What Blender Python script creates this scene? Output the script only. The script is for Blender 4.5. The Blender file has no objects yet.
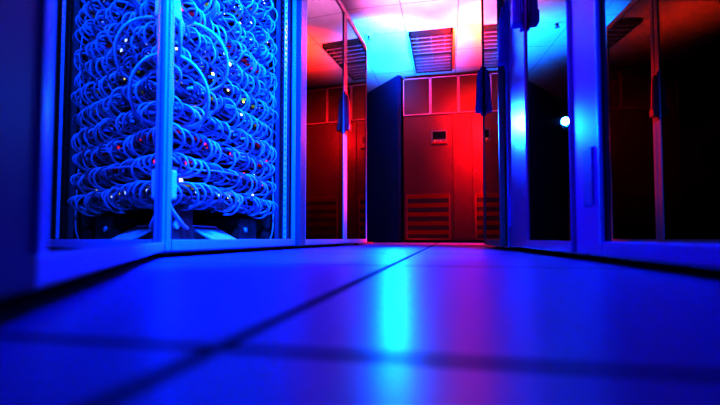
import bpy, bmesh, math, random
from mathutils import Vector, Matrix
random.seed(7)
C = bpy.context.scene.collection
R = math.radians

# ------------------------------------------------------------------ materials
def mat(name, col, rough=.4, metal=0., spec=.5, emit=None, es=0., bump=0., bscale=200.):
    m = bpy.data.materials.new(name); m.use_nodes = True
    nt = m.node_tree; b = nt.nodes['Principled BSDF']
    b.inputs['Base Color'].default_value = (*col, 1)
    b.inputs['Roughness'].default_value = rough
    b.inputs['Metallic'].default_value = metal
    b.inputs['Specular IOR Level'].default_value = spec
    if emit:
        b.inputs['Emission Color'].default_value = (*emit, 1)
        b.inputs['Emission Strength'].default_value = es
    if bump:
        tc = nt.nodes.new('ShaderNodeTexCoord'); n = nt.nodes.new('ShaderNodeTexNoise')
        n.inputs['Scale'].default_value = bscale
        bp = nt.nodes.new('ShaderNodeBump'); bp.inputs['Strength'].default_value = bump
        bp.inputs['Distance'].default_value = .002
        nt.links.new(tc.outputs['Object'], n.inputs['Vector'])
        nt.links.new(n.outputs['Fac'], bp.inputs['Height'])
        nt.links.new(bp.outputs['Normal'], b.inputs['Normal'])
    return m

def glass(name, base, top, tint):
    m = bpy.data.materials.new(name); m.use_nodes = True
    nt = m.node_tree; nt.nodes.clear()
    out = nt.nodes.new('ShaderNodeOutputMaterial'); mx = nt.nodes.new('ShaderNodeMixShader')
    tr = nt.nodes.new('ShaderNodeBsdfTransparent'); tr.inputs[0].default_value = (*tint, 1)
    gl = nt.nodes.new('ShaderNodeBsdfGlossy'); gl.inputs['Roughness'].default_value = .01
    gl.inputs[0].default_value = (1, 1, 1, 1)
    lw = nt.nodes.new('ShaderNodeFresnel'); lw.inputs['IOR'].default_value = 1.6
    mr = nt.nodes.new('ShaderNodeMapRange')
    mr.inputs['From Min'].default_value = .05; mr.inputs['From Max'].default_value = .6
    mr.inputs['To Min'].default_value = base; mr.inputs['To Max'].default_value = top
    nt.links.new(lw.outputs[0], mr.inputs['Value']); nt.links.new(mr.outputs[0], mx.inputs[0])
    nt.links.new(tr.outputs[0], mx.inputs[1]); nt.links.new(gl.outputs[0], mx.inputs[2])
    nt.links.new(mx.outputs[0], out.inputs[0])
    return m

def grid_mat(name, col, line, px, py, ox, oy, w, rough, bump_noise, spec=.5, linerough=.7):
    m = bpy.data.materials.new(name); m.use_nodes = True
    nt = m.node_tree; b = nt.nodes['Principled BSDF']; L = nt.links.new
    tc = nt.nodes.new('ShaderNodeTexCoord'); sp = nt.nodes.new('ShaderNodeSeparateXYZ')
    L(tc.outputs['Object'], sp.inputs[0])
    def mth(op, a, v=None, v2=None):
        n = nt.nodes.new('ShaderNodeMath'); n.operation = op
        for i, q in enumerate((a, v, v2)):
            if q is None: continue
            if isinstance(q, (int, float)): n.inputs[i].default_value = q
            else: L(q, n.inputs[i])
        return n.outputs[0]
    def dist(o, off, per):
        return mth('MULTIPLY', mth('ABSOLUTE', mth('SUBTRACT', mth('FRACT', mth('ADD', mth('DIVIDE', mth('SUBTRACT', o, off), per), .5)), .5)), per)
    d = mth('MINIMUM', dist(sp.outputs[0], ox, px), dist(sp.outputs[1], oy, py))
    mask = mth('LESS_THAN', d, w / 2)
    ns = nt.nodes.new('ShaderNodeTexNoise'); ns.inputs['Scale'].default_value = 9; ns.inputs['Detail'].default_value = 5
    L(tc.outputs['Object'], ns.inputs['Vector'])
    mixn = nt.nodes.new('ShaderNodeMix'); mixn.data_type = 'RGBA'
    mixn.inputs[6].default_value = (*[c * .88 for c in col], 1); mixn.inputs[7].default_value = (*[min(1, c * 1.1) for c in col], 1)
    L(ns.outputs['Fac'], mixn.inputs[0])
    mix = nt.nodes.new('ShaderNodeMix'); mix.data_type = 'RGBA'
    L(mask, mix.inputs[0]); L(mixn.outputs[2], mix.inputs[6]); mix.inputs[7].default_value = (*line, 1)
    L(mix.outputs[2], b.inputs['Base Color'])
    r = mth('ADD', mth('MULTIPLY', ns.outputs['Fac'], bump_noise), rough - bump_noise / 2)
    r2 = mth('ADD', r, mth('MULTIPLY', mask, linerough))
    L(r2, b.inputs['Roughness']); 
    sl = mth('MULTIPLY', mth('SUBTRACT', 1., mask), spec); L(sl, b.inputs['Specular IOR Level'])
    bp = nt.nodes.new('ShaderNodeBump'); bp.inputs['Distance'].default_value = .003; bp.inputs['Strength'].default_value = .6
    L(mth('SUBTRACT', 1., mask), bp.inputs['Height']); L(bp.outputs['Normal'], b.inputs['Normal'])
    return m

M = {}
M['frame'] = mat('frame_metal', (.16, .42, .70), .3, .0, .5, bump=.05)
M['frame_redlit'] = mat('frame_metal_redlit', (.75, .40, .42), .35, .0, .5, bump=.05)  # frame metal again, with red light put into its colour
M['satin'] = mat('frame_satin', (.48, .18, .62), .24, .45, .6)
M['frame_violetlit'] = mat('frame_metal_violetlit', (.48, .06, .62), .35, .0, .5, bump=.05)  # frame metal copy; mixed red and blue light is in the colour
M['stile'] = mat('stile_shade', (.015, .02, .20), .5, spec=.15)  # dark colour stands for shade on the near door stile
M['cyan_glint'] = mat('painted_cyan_glint', (.2, .75, .9), .3)  # cyan light put into the colour of rails and edge glints
M['handle_redlit'] = mat('handle_plastic_redlit', (.9, .01, .06), .4)  # handle plastic tinted to carry the red light
M['framedark'] = mat('frame_metal_dark', (.16, .16, .18), .35, .2, .5)
M['panel'] = mat('rack_panel', (.05, .05, .06), .5, bump=.05)
M['interior'] = mat('rack_interior', (.025, .025, .03), .6)
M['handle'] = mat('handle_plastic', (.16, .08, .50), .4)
M['plate'] = mat('pale_plastic', (.8, .8, .82), .35)
M['cable'] = mat('cable_jacket', (.55, .56, .6), .32)
M['cabledark'] = mat('cable_jacket_grey', (.20, .20, .26), .35)
M['switch'] = mat('switch_case', (.06, .06, .07), .4)
M['ear'] = mat('switch_ear', (.6, .6, .62), .35)
M['port'] = mat('port_black', (.01, .01, .012), .5)
M['rubber'] = mat('rubber', (.015, .015, .015), .7)
M['glass_open'] = glass('tinted_glass_open', .06, .40, (.05, .05, .06))
M['glass'] = glass('tinted_glass', .03, .70, (.05, .05, .06))
M['crac'] = mat('painted_steel', (.17, .014, .026), .36, bump=.03)  # red light is put into the cabinet's colour
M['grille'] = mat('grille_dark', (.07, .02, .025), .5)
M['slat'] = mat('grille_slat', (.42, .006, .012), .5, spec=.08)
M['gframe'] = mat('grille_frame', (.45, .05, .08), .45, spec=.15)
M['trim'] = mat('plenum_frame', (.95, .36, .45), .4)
M['screen'] = mat('display_screen', (.01, .01, .012), .15)
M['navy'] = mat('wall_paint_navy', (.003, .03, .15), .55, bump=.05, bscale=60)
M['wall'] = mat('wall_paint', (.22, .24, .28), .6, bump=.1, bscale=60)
M['louvre'] = mat('louvre_mirror', (.34, .26, .36), .35, .4)
M['fixture'] = mat('fixture_body', (.05, .05, .06), .4)
M['tube'] = mat('fluorescent_tube', (.12, .12, .14), .4)
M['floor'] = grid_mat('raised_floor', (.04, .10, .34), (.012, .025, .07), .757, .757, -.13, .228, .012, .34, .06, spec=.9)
M['ceiling'] = grid_mat('ceiling_tiles', (.70, .70, .72), (.3, .25, .28), .58, .6, -.46, 4.89, .007, .75, .05, spec=.2, linerough=0)
LED = {'yellow': mat('led_yellow', (.9, .7, .1), .4, emit=(1, .72, .12), es=3.),
       'white': mat('led_white', (.9, .9, .9), .4, emit=(.8, .85, 1.), es=3.2),
       'red': mat('led_red', (.9, .05, .05), .4, emit=(1, .03, .06), es=3.),
       'orange': mat('led_orange', (.9, .4, .05), .4, emit=(1, .3, .03), es=3.)}
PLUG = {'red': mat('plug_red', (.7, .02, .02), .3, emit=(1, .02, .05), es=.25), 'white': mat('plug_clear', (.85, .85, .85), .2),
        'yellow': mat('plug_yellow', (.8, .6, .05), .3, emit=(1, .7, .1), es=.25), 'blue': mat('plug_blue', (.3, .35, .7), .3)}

# ------------------------------------------------------------------ mesh helpers
def box(bm, x0, x1, y0, y1, z0, z1, bev=0.):
    t = bmesh.new()
    bmesh.ops.create_cube(t, size=1)
    for v in t.verts:
        v.co = Vector(((x0 + x1) / 2 + v.co.x * (x1 - x0), (y0 + y1) / 2 + v.co.y * (y1 - y0), (z0 + z1) / 2 + v.co.z * (z1 - z0)))
    if bev: bmesh.ops.bevel(t, geom=t.edges[:], offset=bev, segments=2, profile=.6, affect='EDGES')
    merge(bm, t)
def merge(bm, t, mx=None):
    vm = {}
    for v in t.verts: vm[v] = bm.verts.new(mx @ v.co if mx else v.co)
    for f in t.faces:
        try: nf = bm.faces.new([vm[v] for v in f.verts]); nf.smooth = f.smooth
        except ValueError: pass
    t.free()
def cyl(bm, a, b, r0, r1=None, n=14):
    a = Vector(a); b = Vector(b); r1 = r0 if r1 is None else r1
    t = bmesh.new(); d = b - a
    bmesh.ops.create_cone(t, cap_ends=True, segments=n, radius1=r0, radius2=r1, depth=d.length)
    merge(bm, t, Matrix.Translation((a + b) / 2) @ d.to_track_quat('Z', 'Y').to_matrix().to_4x4())
def catmull(pts, n):
    P = [Vector(p) for p in pts]; P = [P[0] * 2 - P[1]] + P + [P[-1] * 2 - P[-2]]
    out = []
    for i in range(1, len(P) - 2):
        for k in range(n):
            t = k / n; a, b, c, d = P[i - 1:i + 3]
            out.append(.5 * ((2 * b) + (c - a) * t + (2 * a - 5 * b + 4 * c - d) * t * t + (3 * b - a - 3 * c + d) * t ** 3))
    out.append(P[-2]); return out
def tube(bm, pts, r, n=4, sides=7):
    P = catmull(pts, n); rings = []
    up = Vector((.31, .52, .8)).normalized()
    for i, p in enumerate(P):
        d = (P[min(i + 1, len(P) - 1)] - P[max(i - 1, 0)]).normalized()
        s = d.cross(up).normalized(); q = s.cross(d).normalized()
        rings.append([bm.verts.new(p + (s * math.cos(2 * math.pi * k / sides) + q * math.sin(2 * math.pi * k / sides)) * r) for k in range(sides)])
    for a, b in zip(rings, rings[1:]):
        for k in range(sides):
            f = bm.faces.new((a[k], a[(k + 1) % sides], b[(k + 1) % sides], b[k])); f.smooth = True
    bm.faces.new(rings[0][::-1]); bm.faces.new(rings[-1])
def obj(name, bm, m, parent=None, loc=None, rotz=0):
    bmesh.ops.recalc_face_normals(bm, faces=bm.faces[:])
    me = bpy.data.meshes.new(name); bm.to_mesh(me); bm.free(); me.materials.append(m)
    o = bpy.data.objects.new(name, me); C.objects.link(o)
    if parent: o.parent = parent
    if loc: o.location = loc
    o.rotation_euler.z = rotz
    return o
def tag(o, label, cat, group=None):
    o['label'] = label; o['category'] = cat
    if group: o['group'] = group
    return o
def thing(name, label, cat, loc=(0, 0, 0), rotz=0, group=None):
    o = bpy.data.objects.new(name, None); C.objects.link(o); o.empty_display_size = .05
    o.location = loc; o.rotation_euler.z = rotz
    return tag(o, label, cat, group)
def B(*boxes, bev=0.):
    bm = bmesh.new()
    for b in boxes: box(bm, *b, bev=bev)
    return bm
def struct(name, bm, m, **k):
    o = obj(name, bm, m, **k); o['kind'] = 'structure'; return o

# ------------------------------------------------------------------ the room
CH = 2.45
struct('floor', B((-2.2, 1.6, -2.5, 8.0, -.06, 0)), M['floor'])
struct('ceiling', B((-2.2, 1.6, -2.5, 8.0, CH, CH + .06)), M['ceiling'])
struct('wall_left', B((-2.26, -2.2, -2.5, 8.0, 0, CH)), M['wall'])
struct('wall_right', B((1.6, 1.66, -2.5, 8.0, 0, CH)), M['wall'])
struct('wall_rear', B((-2.2, 1.6, -2.56, -2.5, 0, CH)), M['wall'])
struct('wall_back', B((-.66, 1.6, 7.1, 7.16, 0, CH)), M['wall'])
# slanted wall running back from beside the cooling unit
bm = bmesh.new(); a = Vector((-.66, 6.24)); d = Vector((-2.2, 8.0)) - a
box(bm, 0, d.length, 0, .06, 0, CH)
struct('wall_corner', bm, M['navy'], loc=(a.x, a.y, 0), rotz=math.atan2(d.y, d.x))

# ------------------------------------------------------------------ cooling unit at the end of the aisle
Y0 = 6.2
u = thing('cooling_unit', 'tall red-lit air conditioning cabinet with louvred grilles at the end of the aisle', 'air conditioner', (-.63, Y0, 0))
W = 1.95
obj('cabinet', B((0, W, .012, .85, .0, 1.83)), M['crac'], u)
obj('plinth', B((.02, W - .02, -.002, .012, 0, .03)), M['rubber'], u)
def crac_door(x0, x1, louv=None, lock=None):
    dr = obj('door', B((x0 + .004, x1 - .004, -.01, .014, .035, 1.815), bev=.003), M['crac'], u)
    if louv:
        a, b = louv
        f = B((a, a + .018, -.022, -.008, .04, .69), (b - .018, b, -.022, -.008, .04, .69), (a, b, -.022, -.008, .672, .69), (a, b, -.022, -.008, .04, .058))
        g = obj('grille', f, M['gframe'], dr)
        obj('grille_backing', B((a + .015, b - .015, -.0125, -.0095, .05, .68)), M['grille'], g)
        for k in range(5):
            z = .135 + k * .128
            bm = bmesh.new(); t = bmesh.new(); bmesh.ops.create_cube(t, size=1)
            merge(bm, t, Matrix.Translation(((a + b) / 2, -.02, z)) @ Matrix.Rotation(R(30), 4, 'X') @ Matrix.Diagonal((b - a - .04, .008, .085, 1)))
            obj('slat', bm, M['slat'], g)
    if lock:
        bm = bmesh.new(); cyl(bm, (lock, -.026, 1.0), (lock, -.008, 1.0), .014); obj('lock', bm, M['handle'], dr)
    return dr
d1 = crac_door(0, .70, (.04, .66)); crac_door(.70, .965); crac_door(.965, 1.66, (1.0, 1.62), 1.02); crac_door(1.66, W)
cp = obj('control_panel', B((.40, .63, -.035, -.008, 1.39, 1.60), bev=.008), M['framedark'], d1)
obj('screen', B((.425, .605, -.038, -.034, 1.47, 1.575), bev=.001), M['screen'], cp)
obj('rim', B((.41, .62, -.05, -.034, 1.40, 1.425), bev=.004), M['slat'], cp)
for k in range(3):
    bm = bmesh.new(); cyl(bm, (.455 + k * .04, -.042, 1.445), (.455 + k * .04, -.033, 1.445), .007)
    o = obj('button', bm, LED['orange'] if k == 0 else M['plate'], cp)
    if k == 0: o['label'] = 'lit orange button'
pl = obj('plenum', B((0, W, .02, .85, 1.835, 2.39)), M['grille'], u)
for k in range(5):
    x0 = .0 + k * .395; x1 = min(x0 + .39, W)
    if x1 - x0 < .1: break
    t = .014
    fr = obj('panel_frame', B((x0, x0 + t, -.005, .022, 1.84, 2.385), (x1 - t, x1, -.005, .022, 1.84, 2.385), (x0, x1, -.005, .022, 1.84, 1.84 + t), (x0, x1, -.005, .022, 2.385 - t, 2.385)), M['trim'], pl)
    obj('mesh_panel', B((x0 + t, x1 - t, .008, .018, 1.85, 2.375)), M['crac'], fr)

# ------------------------------------------------------------------ ceiling fittings
def ceiling_light(x, y, label):
    t = thing('ceiling_light', label, 'ceiling light', (x, y, CH))
    w, l = .50, 1.16
    obj('housing', B((0, w, 0, l, -.006, -.001), (0, .02, 0, l, -.05, -.001), (w - .02, w, 0, l, -.05, -.001), (0, w, 0, .02, -.05, -.001), (0, w, l - .02, l, -.05, -.001), (0, w, l / 2 - .012, l / 2 + .012, -.05, -.001)), M['fixture'], t)
    for k in range(3):
        bm = bmesh.new(); xx = .09 + k * .16
        cyl(bm, (xx, .03, -.025), (xx, l / 2 - .02, -.025), .012); obj('tube', bm, M['tube'], t)
        bm = bmesh.new(); cyl(bm, (xx, l / 2 + .02, -.025), (xx, l - .03, -.025), .012); obj('tube', bm, M['tube'], t)
    for h in range(2):
        for k in range(5):
            y0 = .06 + h * l / 2 + k * .105
            bm = bmesh.new(); tt = bmesh.new(); bmesh.ops.create_cube(tt, size=1)
            merge(bm, tt, Matrix.Translation((w / 2, y0 + .02, -.04)) @ Matrix.Rotation(R(-20), 4, 'X') @ Matrix.Diagonal((w - .04, .022, .03, 1)))
            obj('louvre', bm, M['louvre'], t)
ceiling_light(-.43, 4.90, 'recessed louvred ceiling light in front of the cooling unit, unlit and mirrored')
ceiling_light(-.43, 2.45, 'recessed louvred ceiling light overhead, seen only as a reflection in the glass doors')
s = thing('sprinkler_head', 'small sprinkler head on the ceiling seam above the end of the left racks', 'sprinkler', (-.90, 4.89, CH))
bm = bmesh.new(); cyl(bm, (0, 0, -.012), (0, 0, -.0005), .03, .04); obj('base', bm, M['plate'], s)
bm = bmesh.new(); cyl(bm, (0, 0, -.05), (0, 0, -.012), .012); cyl(bm, (0, 0, -.056), (0, 0, -.05), .026); obj('nozzle', bm, M['framedark'], s)

# ------------------------------------------------------------------ racks (local: x = out into the aisle, y = along the row, z = up)
RH = 1.95
def swing_handle(parent, y, z0, x=.0, hm='handle'):
    """tapering lever over a block, standing off the stile"""
    h = obj('handle', B((x, x + .012, y - .018, y + .018, z0 - .02, z0 + .32), bev=.004), M[hm], parent)
    bm = bmesh.new()
    prof = [(z0 + .30, .008, .012), (z0 + .24, .013, .024), (z0 + .10, .018, .03), (z0 + .055, .02, .032)]
    rings = []
    for z, hw, th in prof:
        rings.append([bm.verts.new((x + .014 + a * th, y + b * hw, z)) for a, b in ((0, -1), (.7, -1), (1, -.5), (1, .5), (.7, 1), (0, 1))])
    for p, q in zip(rings, rings[1:]):
        for k in range(6): bm.faces.new((p[k], p[(k + 1) % 6], q[(k + 1) % 6], q[k]))
    bm.faces.new(rings[0]); bm.faces.new(rings[-1][::-1])
    obj('lever', bm, M[hm], h)
    obj('lock_block', B((x + .010, x + .048, y - .028, y + .028, z0, z0 + .055), bev=.008), M[hm], h)
    return h
def make_door(parent, w, glassmat, hinge_y=0., sgn=1, open_deg=0., st=.05, st_h=None, z0=.02, z1=1.935, th=.03, rail=.035, handle=True, fm='frame', hinges=(.12, 1.0, 1.8), hz=.98, gx=.62, split=False):
    """leaf from hinge_y running sgn*w along local y; opens out into the aisle"""
    sh = st if st_h is None else st_h
    def Y(a, b): return (min(a * sgn, b * sgn), max(a * sgn, b * sgn))
    bm = bmesh.new()
    box(bm, 0, th, *Y(0, sh), z0, z1, bev=.006); sb = bmesh.new() if split else bm
    box(sb, 0, th, *Y(w - st, w), z0, z1, bev=.006)
    box(bm, .001, th - .001, *Y(sh - .005, w - st + .005), z0, z0 + rail, bev=.004); box(bm, .001, th - .001, *Y(sh - .005, w - st + .005), z1 - .05, z1, bev=.004)
    d = obj('door', bm, M[fm], parent, loc=(.003, hinge_y, 0), rotz=-sgn * R(open_deg))
    if split:
        obj('stile', sb, M['stile'], d)['label'] = 'shade-darkened near stile'
        obj('edge_glint', B((-.005, -.0002, *Y(w - st - .001, w - st + .016), z0 + .03, z1 - .05)), M['cyan_glint'], d)  # added strip painting the bright reflection along the stile edge
    obj('glass', B((th * gx, th * gx + .004, *Y(sh - .004, w - st + .004), z0 + rail - .003, z1 - .047)), glassmat, d)
    for z in hinges:
        bm = bmesh.new(); cyl(bm, (th + .004, .012 * sgn, z - .055), (th + .004, .012 * sgn, z + .055), .009); box(bm, th - .002, th + .004, *Y(.006, .036), z - .045, z + .045)
        obj('hinge', bm, M['handle'], d)
    if handle: swing_handle(d, sgn * (w - st * .55), hz, th)
    return d
def rack_shell(t, w, depth, fm='frame', pin=0.):
    p = .045
    obj('base', B((-depth, -.004, 0, w, .012, .045)), M[fm], t)
    obj('top', B((-depth, -.004, 0, w, RH - .03, RH)), M['panel'], t)
    for (x, y) in ((-p - .004 - pin, 0), (-p - .004 - pin, w - p), (-depth, 0), (-depth, w - p)):
        obj('post', B((x, x + p, y, y + p, .045, RH - .03), bev=.004), M[fm if x > -.1 else 'panel'], t)
    obj('side_panel', B((-depth + p, -p - .004, .004, .016, .045, RH - .03)), M['panel'], t)
    obj('side_panel', B((-depth + p, -p - .004, w - .016, w - .004, .045, RH - .03)), M['panel'], t)
    obj('back_panel', B((-depth, -depth + .012, p, w - p, .045, RH - .03)), M['interior'], t)
    for (x, y) in ((-.06, .06), (-.06, w - .06), (-depth + .06, .06), (-depth + .06, w - .06)):
        bm = bmesh.new(); cyl(bm, (x, y, 0), (x, y, .008), .026, .022); cyl(bm, (x, y, .008), (x, y, .014), .009); obj('foot', bm, M['rubber'], t)

# --- open cabling rack on the left
BX, BY, BW = -.90, 1.22, 1.18
rk = thing('network_rack', 'open blue-lit rack crammed with cables, its glass door swung wide towards the viewer', 'rack', (BX, BY, 0))
rack_shell(rk, BW, .85, fm='framedark', pin=.045)
# slim inner front frame
obj('front_frame', B((-.004, .02, 0, .024, .02, RH), (-.004, .02, BW - .014, BW, .02, RH), (-.004, .02, .03, BW - .012, .02, .058), (-.004, .02, .03, BW - .012, RH - .05, RH), bev=.004), M['frame'], rk)
# perforated mounting rails
for y, x in ((.075, -.09), (BW - .115, -.012)):
    bm = bmesh.new(); hw = .042
    z = .06; step = .032
    while z < RH - .06:
        z1 = z + step
        box(bm, x, x + .004, y, y + .011, z, z1); box(bm, x, x + .004, y + .027, y + hw, z, z1); box(bm, x, x + .004, y + .011, y + .027, z, z + .018)
        z = z1
    obj('mounting_rail', bm, M['cyan_glint'], rk)
for z0, z1 in ((.19, .29), (.80, .93)):
    obj('catch_plate', B((-.012, .014, .030, .062, z0, z1), bev=.008), M['plate'], rk)
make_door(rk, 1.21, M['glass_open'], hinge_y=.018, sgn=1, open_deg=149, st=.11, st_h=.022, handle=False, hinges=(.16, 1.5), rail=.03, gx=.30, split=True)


# --- patch switches, lights and cables in it
PX, PY0, PY1 = -1.045, BY + .115, BY + BW - .10
words = ['lowest', 'second', 'third', 'fourth', 'fifth', 'sixth', 'seventh', 'eighth', 'ninth', 'tenth', 'eleventh', 'twelfth']
NR = 12; Z0 = .27; DZ = .102
scheme = [('white', 'yellow'), ('red', 'white'), ('red', 'red'), ('white', 'red'), ('white', 'yellow'), ('yellow', 'white'), ('white', 'white'), ('red', 'red'), ('white', 'yellow'), ('white', 'yellow'), ('yellow', 'white'), ('white', 'white')]
variants = {}
def cable_mesh(kind, v, rnd):
    bm = bmesh.new(); out = rnd.uniform(.07, .10); drop = rnd.uniform(.065, .10); dy = rnd.uniform(-.005, .06)
    if kind == 'loop':
        pts = [(-.012, 0, 0), (.03, 0, .004), (out * .8, dy * .2, -.004), (out, dy * .5, -drop * .38), (out * .88, dy * .8, -drop * .75), (out * .45, dy, -drop), (-.01, dy * 1.1, -drop * .98)]
    else:
        ln = rnd.uniform(.2, .4); pts = [(-.012, 0, 0), (.035, 0, -.004), (out * .55, dy * .4, -.03), (out * .6, dy + .06, -.055), (out * .5, ln * .6, -.05), (out * .52, ln, -.062), (.0, ln + .05, -.075)]
    tube(bm, pts, rnd.uniform(.0042, .0056) if kind == 'loop' else .004, 4, 7)
    bmesh.ops.recalc_face_normals(bm, faces=bm.faces[:])
    me = bpy.data.meshes.new('patch_cable'); bm.to_mesh(me); bm.free(); me.materials.append(M['cable'] if (v % 3) else M['cabledark']); return me
rnd = random.Random(3)
loops = [cable_mesh('loop', v, rnd) for v in range(12)]; runs = [cable_mesh('run', v + 1, rnd) for v in range(8)]
bm = bmesh.new(); box(bm, .0, .026, -.0065, .0065, -.006, .006, bev=.0015); plugme = {}
for k in PLUG:
    me = bpy.data.meshes.new('plug'); bm.to_mesh(me); me.materials.append(PLUG[k]); plugme[k] = me
bm.free()
cproto = bpy.data.objects.new('patch_cable', loops[0]); pproto = bpy.data.objects.new('plug', plugme['white'])
ledm = {}
for k in LED:
    bm = bmesh.new(); box(bm, 0, .004, -.0035, .0035, -.003, .003); me = bpy.data.meshes.new('indicator_light'); bm.to_mesh(me); bm.free(); me.materials.append(LED[k]); ledm[k] = me
for r in range(NR):
    z = Z0 + r * DZ; wd = words[r]
    pos = 'lowest switch' if r == 0 else wd + ' switch from the bottom'
    sw = thing('network_switch', 'dark network switch in the open rack, ' + ('lowest of the stack' if r == 0 else wd + ' from the bottom'), 'network switch', (PX, PY0, z), 0, 'network switches in the open rack')
    L = PY1 - PY0
    obj('case', B((-.30, 0, 0, L, -.022, .022), bev=.002), M['switch'], sw)
    obj('ear', B((-.004, .006, -.035, .012, -.020, .020)), M['ear'], sw); obj('ear', B((-.004, .012, L - .012, L + .045, -.018, .010)), M['ear'], sw)
    obj('port_strip', B(*[(-.002, .003, .03 + k * .038, .05 + k * .038, -.010, .010) for k in range(int((L - .06) / .038))]), M['port'], sw)
    n = 9
    for k in range(n):
        y = .04 + (L - .08) * (k + rnd.uniform(.1, .9)) / n
        c = scheme[r][0] if rnd.random() < .6 else scheme[r][1]
        if rnd.random() < .45: c = None
        if c:
            o = bpy.data.objects.new('indicator_light', ledm[c]); C.objects.link(o); o.parent = sw
            s_ = rnd.choice((1., 1.4, 1.8, 2.2)); o.scale = (1, s_ * 1.2, s_); o.location = (.008 + rnd.uniform(.0, .06), y, rnd.choice((-.017, .017)))
            o['label'] = c + ' indicator light'
    nc = 24
    for k in range(nc):
        y = PY0 + .03 + (L - .07) * k / (nc - 1)
        run = (k % 8 == 1) and y < PY1 - .42
        c = cproto.copy(); c.data = rnd.choice(runs if run else loops); C.objects.link(c)
        c.location = (PX + .008, y, z + rnd.uniform(-.008, .008)); c.rotation_euler = (rnd.uniform(-.12, .12), rnd.uniform(-.1, .1), rnd.uniform(-.2, .2))
        tag(c, ('pale patch cable strung sideways from the ' if run else 'pale patch cable looping out of the ') + pos, 'cable', ('sideways cables' if run else 'looped cables') + ' of the ' + pos)
        p = pproto.copy(); p.data = plugme[rnd.choice([scheme[r][0], scheme[r][1], 'blue', 'blue'])]; C.objects.link(p); p.parent = c
        p.location = (-.004, 0, .001)
for r in range(NR):
    z = Z0 + r * DZ - .048; bm = bmesh.new()
    for q in range(3):
        ox, oz = rnd.uniform(.012, .035), rnd.uniform(-.012, .012)
        tube(bm, [(ox + rnd.uniform(-.008, .012), PY0 + (PY1 - PY0 + .02) * k / 9, z + oz + rnd.uniform(-.012, .012)) for k in range(10)], .0042, 3, 6)
    tag(obj('cable_bundle', bm, M['cabledark'], loc=(PX, 0, 0)), 'loose bundle of cables running sideways under the ' + ('lowest switch' if r == 0 else words[r] + ' switch from the bottom'), 'cable', 'cable bundles of the open rack')
# loose hanging cables at the near post
loose = [([(0, 0, 0), (.03, .02, -.1), (.05, .06, -.28), (.03, .05, -.45), (.02, .12, -.52), (-.03, .2, -.50)], (-1.0, BY + .07, 1.42), 'thick pale cable drooping down the near side of the open rack from the top'),
         ([(0, 0, 0), (.04, .0, -.04), (.07, .02, -.12), (.06, .05, -.25), (.0, .12, -.33)], (-1.0, BY + .09, 1.02), 'thick pale cable bowing outward at mid height beside the near post'),
         ([(0, .08, 0), (.06, .02, .03), (.09, -.01, -.06), (.075, .0, -.2), (.05, .03, -.33), (-.02, .13, -.36)], (-1.01, BY + .08, .62), 'thick pale cable hanging by the near post low in the open rack'),
         ([(0, 0, 0), (.02, .01, -.12), (.05, .03, -.26), (.06, .1, -.34), (.02, .2, -.36)], (-1.0, BY + .06, .46), 'pale cable curling under the lowest switch near the rack post')]
for pts, lc, lb in loose:
    bm = bmesh.new(); tube(bm, [(p[0], p[1], p[2]) for p in pts], .0075, 6, 9)
    tag(obj('loose_cable', bm, M['cable'], loc=lc), lb, 'cable')
big = [(1.12, .20, .17, 'long pale cable arching widely over the upper rows of the open rack'),
       (.90, .30, .21, 'long pale cable arching widely over the middle rows of the open rack'),
       (.72, .16, .22, 'long pale cable arching widely near the door hinge above the lower rows')]
for z, y, dr, lb in big:
    bm = bmesh.new(); tube(bm, [(.0, 0, 0), (.05, .0, .02), (.125, .03, -.02), (.155, .07, -dr * .45), (.125, .11, -dr * .85), (.06, .12, -dr), (.0, .12, -dr * .97)], .0065, 6, 9)
    tag(obj('loose_cable', bm, M['plate'], loc=(PX + .006, BY + y, z)), lb, 'cable')
bm = bmesh.new(); tube(bm, [(-.03, 0, 1.3), (.0, .004, 1.0), (-.01, -.006, .6), (.0, .0, .3), (.004, -.012, .12), (-.01, -.02, .05)], .0045, 6, 8)
tag(obj('loose_cable', bm, M['cable'], loc=(-1.0, PY1 + .05, 0)), 'thin cable dropping straight down beside the far mounting rail', 'cable')
# gear on the rack floor
t = thing('power_supply', 'black power supply box on the open rack floor near the door hinge', 'power supply', (-1.25, BY + .17, .046))
obj('case', B((0, .2, 0, .24, 0, .15), bev=.006), M['switch'], t)
bm = bmesh.new(); cyl(bm, (.199, .12, .07), (.208, .12, .07), .018); obj('socket', bm, M['plate'], t)
t = thing('power_supply', 'black power supply box on the open rack floor below the far rail', 'power supply', (-1.25, BY + .82, .046))
obj('case', B((0, .2, 0, .2, 0, .12), bev=.006), M['switch'], t)
bm = bmesh.new(); cyl(bm, (.199, .06, .06), (.208, .06, .06), .014); obj('socket', bm, M['plate'], t)
bm = bmesh.new(); tt = bmesh.new(); bmesh.ops.create_cube(tt, size=1); bmesh.ops.bevel(tt, geom=tt.edges[:], offset=.02, segments=1, affect='EDGES')
merge(bm, tt, Matrix.Translation((0, .11, .038)) @ Matrix.Rotation(R(28), 4, 'Y') @ Matrix.Diagonal((.13, .22, .008, 1)))
box(bm, -.06, -.05, .0, .22, .0, .075)
tag(obj('cable_guide', bm, M['plate'], loc=(-1.06, BY + .48, .046)), 'pale sloping cable guide plate on the floor of the open rack', 'cable guide')
t = thing('cable_shelf', 'dark shelf below the lowest switch in the open rack', 'shelf', (PX, PY0, .20))
obj('tray', B((-.3, .03, 0, PY1 - PY0, -.004, .004), (.026, .032, 0, PY1 - PY0, -.004, .02)), M['panel'], t)

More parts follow.
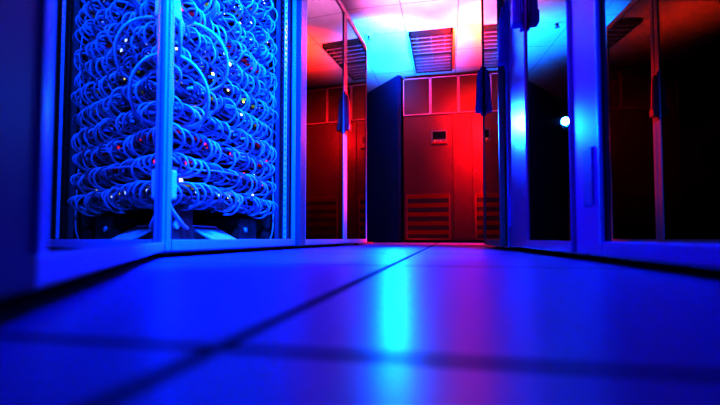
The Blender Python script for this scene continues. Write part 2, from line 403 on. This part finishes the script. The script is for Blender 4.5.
# --- closed glass-door racks further along the left row
ang = R(-3.5)
def left_rack(x, y, w, label, post=0., **k):
    t = thing('server_rack', label, 'rack', (x, y, 0), ang, 'closed glass-door racks of the left row')
    rack_shell(t, w, .80, fm='framedark')
    if post: obj('shaded_stile', B((.0, .035, .0, post, .015, RH - .01), bev=.004), M['framedark'], t)  # added dark piece standing for shade on the near door stile
    make_door(t, w - .004 - post, M['glass'], hinge_y=.002 + post, sgn=1, fm='frame_redlit', **k)
    return t
dirx, diry = -math.sin(ang), math.cos(ang)
lx, ly = -.895, 2.425
left_rack(lx, ly, .93, 'closed glass-door rack right beside the open cabling rack on the left', st=.048, st_h=.013, handle=False, hinges=(), post=.085)
left_rack(lx + dirx * .935, ly + diry * .935, .70, 'closed glass-door rack at the far end of the left row, before the slanted wall', st=.02, st_h=.04, handle=False, hinges=())
# handle on the shared stile
far = [o for o in C.objects if o.name.startswith('server_rack')][-2]
fd = [c for c in bpy.data.objects if c.parent == far and c.name.startswith('door')][0]
swing_handle(fd, .815, .92, .03, 'handle_redlit')

# --- right row: local y runs towards the camera
def right_rack(px, py, deg, w, label, depth=.85, **k):
    t = thing('server_rack', label, 'rack', (px, py, 0), R(180 + deg), 'closed glass-door racks of the right row')
    rack_shell(t, w, depth)
    return t
t = right_rack(.275, 3.10, 1.3, .80, 'closed glass-door rack at the far end of the right row, nearest the cooling unit')
d = make_door(t, .796, M['glass'], hinge_y=.002, st=.02, st_h=.010, handle=False, hinges=(), fm='framedark')
swing_handle(d, .008, .94, .03)
t = right_rack(.369, 2.297, 1.3, .925, 'middle rack of the right row, with a broad pale metal stile and two handles')
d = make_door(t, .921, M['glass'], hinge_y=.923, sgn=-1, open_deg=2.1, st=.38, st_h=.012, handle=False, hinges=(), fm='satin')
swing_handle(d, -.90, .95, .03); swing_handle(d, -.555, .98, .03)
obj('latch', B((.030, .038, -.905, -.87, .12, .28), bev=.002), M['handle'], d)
t = right_rack(.399, 1.365, 1.3, 1.00, 'nearest closed glass-door rack of the right row, its blurred violet-lit stile in front')
d = make_door(t, .996, M['glass'], hinge_y=.002, st=.05, st_h=.205, handle=False, hinges=(), fm='frame_violetlit')
obj('cyan_glint', B((.026, .034, .198, .209, .05, 1.89)), M['cyan_glint'], d)  # added strip, a painted glint where the stile meets the glass
obj('hinge', B((.030, .036, .09, .16, .15, .30), bev=.002), M['handle'], d)

# ------------------------------------------------------------------ lamps, with added fill lights
def lamp(label, loc, target, emit, strength):
    t = thing('spot_lamp', label, 'lamp', loc)
    z = loc[2]
    bm = bmesh.new(); cyl(bm, (0, 0, -z + .02), (0, 0, -.02), .012); obj('pole', bm, M['rubber'], t)
    bm = bmesh.new(); cyl(bm, (0, 0, -z), (0, 0, -z + .02), .16, .14, 24); obj('base', bm, M['rubber'], t)
    q = (Vector(target) - Vector(loc)).normalized()
    bm = bmesh.new(); cyl(bm, q * -.12, q * .0, .05, .075, 20); hd = obj('housing', bm, M['rubber'], t)
    m = mat('lamp_lens', (.5, .5, .5), .3, emit=emit, es=strength)
    bm = bmesh.new(); cyl(bm, q * .001, q * .008, .036, .032, 20); obj('lens', bm, m, hd)
lamp('blue spot lamp on a pole just past the end of the left racks', (-1.0, 4.9, 1.32), (.34, 1.4, 1.0), (0, .35, 1), 90)
def light(name, typ, loc, target, power, col, size=.3, spot=60, blend=.5, sizey=None):
    l = bpy.data.lights.new(name, typ); l.energy = power; l.color = col
    if typ == 'AREA':
        l.size = size
        if sizey: l.shape = 'RECTANGLE'; l.size_y = sizey
    elif typ == 'SPOT': l.shadow_soft_size = size; l.spot_size = R(spot); l.spot_blend = blend
    else: l.shadow_soft_size = size
    o = bpy.data.objects.new(name, l); C.objects.link(o); o.location = loc
    o.rotation_euler = (Vector(target) - Vector(loc)).to_track_quat('-Z', 'Y').to_euler(); return o
BLUE = (0, .12, 1.0); RED = (1.0, .012, .03)
light('blue_key', 'SPOT', (.15, .9, 1.9), (-.9, 1.75, .65), 2100, BLUE, .1, 80, .5)
light('blue_door', 'SPOT', (.25, 1.15, 1.1), (-.36, .35, .6), .4, BLUE, .05, 60, .8)  # added weak fill for the open door, no lamp there
light('blue_aisle', 'SPOT', (.1, .8, 2.3), (-.46, 1.05, 0), 540, (0, .03, 1.0), .2, 66, .9)
light('violet_right', 'SPOT', (-.55, 1.0, 2.0), (.36, 1.5, 1.0), 105, (.28, .0, 1.0), .1, 50, .9)  # added fill that turns the right-row stiles violet
light('blue_lamp', 'SPOT', (-.93, 4.8, 1.32), (.33, 2.12, .54), 1100, (.02, .20, 1.0), .04, 10, .8)
light('blue_ceiling', 'SPOT', (-.9, 4.75, 1.2), (-.80, 5.3, CH), 1300, (.0, .26, 1.0), .06, 84, 1)
light('blue_beam', 'SPOT', (-.70, 5.75, 1.45), (-.12, 1.2, 0), 230, (.0, .30, 1.0), .09, 24, .8)  # added bare light, unseen, for the cyan streak on the floor
light('red_end', 'SPOT', (.65, 4.6, 1.9), (.74, 6.2, 1.4), 620, RED, .05, 72, 1)
light('red_plenum', 'SPOT', (.2, 4.9, 2.1), (-.3, 6.2, 2.0), 90, RED, .05, 60, 1)  # added fill to redden the plenum panels
light('red_ceiling', 'SPOT', (.60, 4.6, 1.7), (.50, 4.9, CH), 1400, (1, .055, .015), .05, 95, 1)
light('red_left', 'SPOT', (1.1, 4.7, 1.5), (-.8, 3.4, .85), 900, (1, .06, .06), .03, 32, .8)
light('red_floor', 'SPOT', (.55, 5.0, 1.5), (-.15, 5.0, 0), 2600, (1, .01, .08), .03, 75, 1)  # added spot for the pink strip of floor by the cooling unit
light('white_ceiling', 'SPOT', (-.2, 3.7, 1.5), (-.2, 4.15, CH), 240, (1, .36, .75), .05, 84, 1)  # added fill standing for blue and red light mixing overhead
w = bpy.data.worlds.new('World'); bpy.context.scene.world = w; w.use_nodes = True
w.node_tree.nodes['Background'].inputs[0].default_value = (0, .01, .2, 1); w.node_tree.nodes['Background'].inputs[1].default_value = .02

# ------------------------------------------------------------------ camera
cam = bpy.data.cameras.new('camera'); co = bpy.data.objects.new('camera', cam); C.objects.link(co)
cam.sensor_width = 36; cam.lens = 36 * 430 / 720; cam.clip_start = .01
co.location = (0, 0, .063); co.rotation_euler = (R(90 + 2.4), 0, R(11.6))
cam.shift_y = .0243
cam.dof.use_dof = True; cam.dof.focus_distance = 2.8; cam.dof.aperture_fstop = 21.5e-3 / .0100
bpy.context.scene.camera = co
sc = bpy.context.scene
sc.view_settings.view_transform = 'Standard'; sc.view_settings.look = 'None'; sc.view_settings.gamma = .62
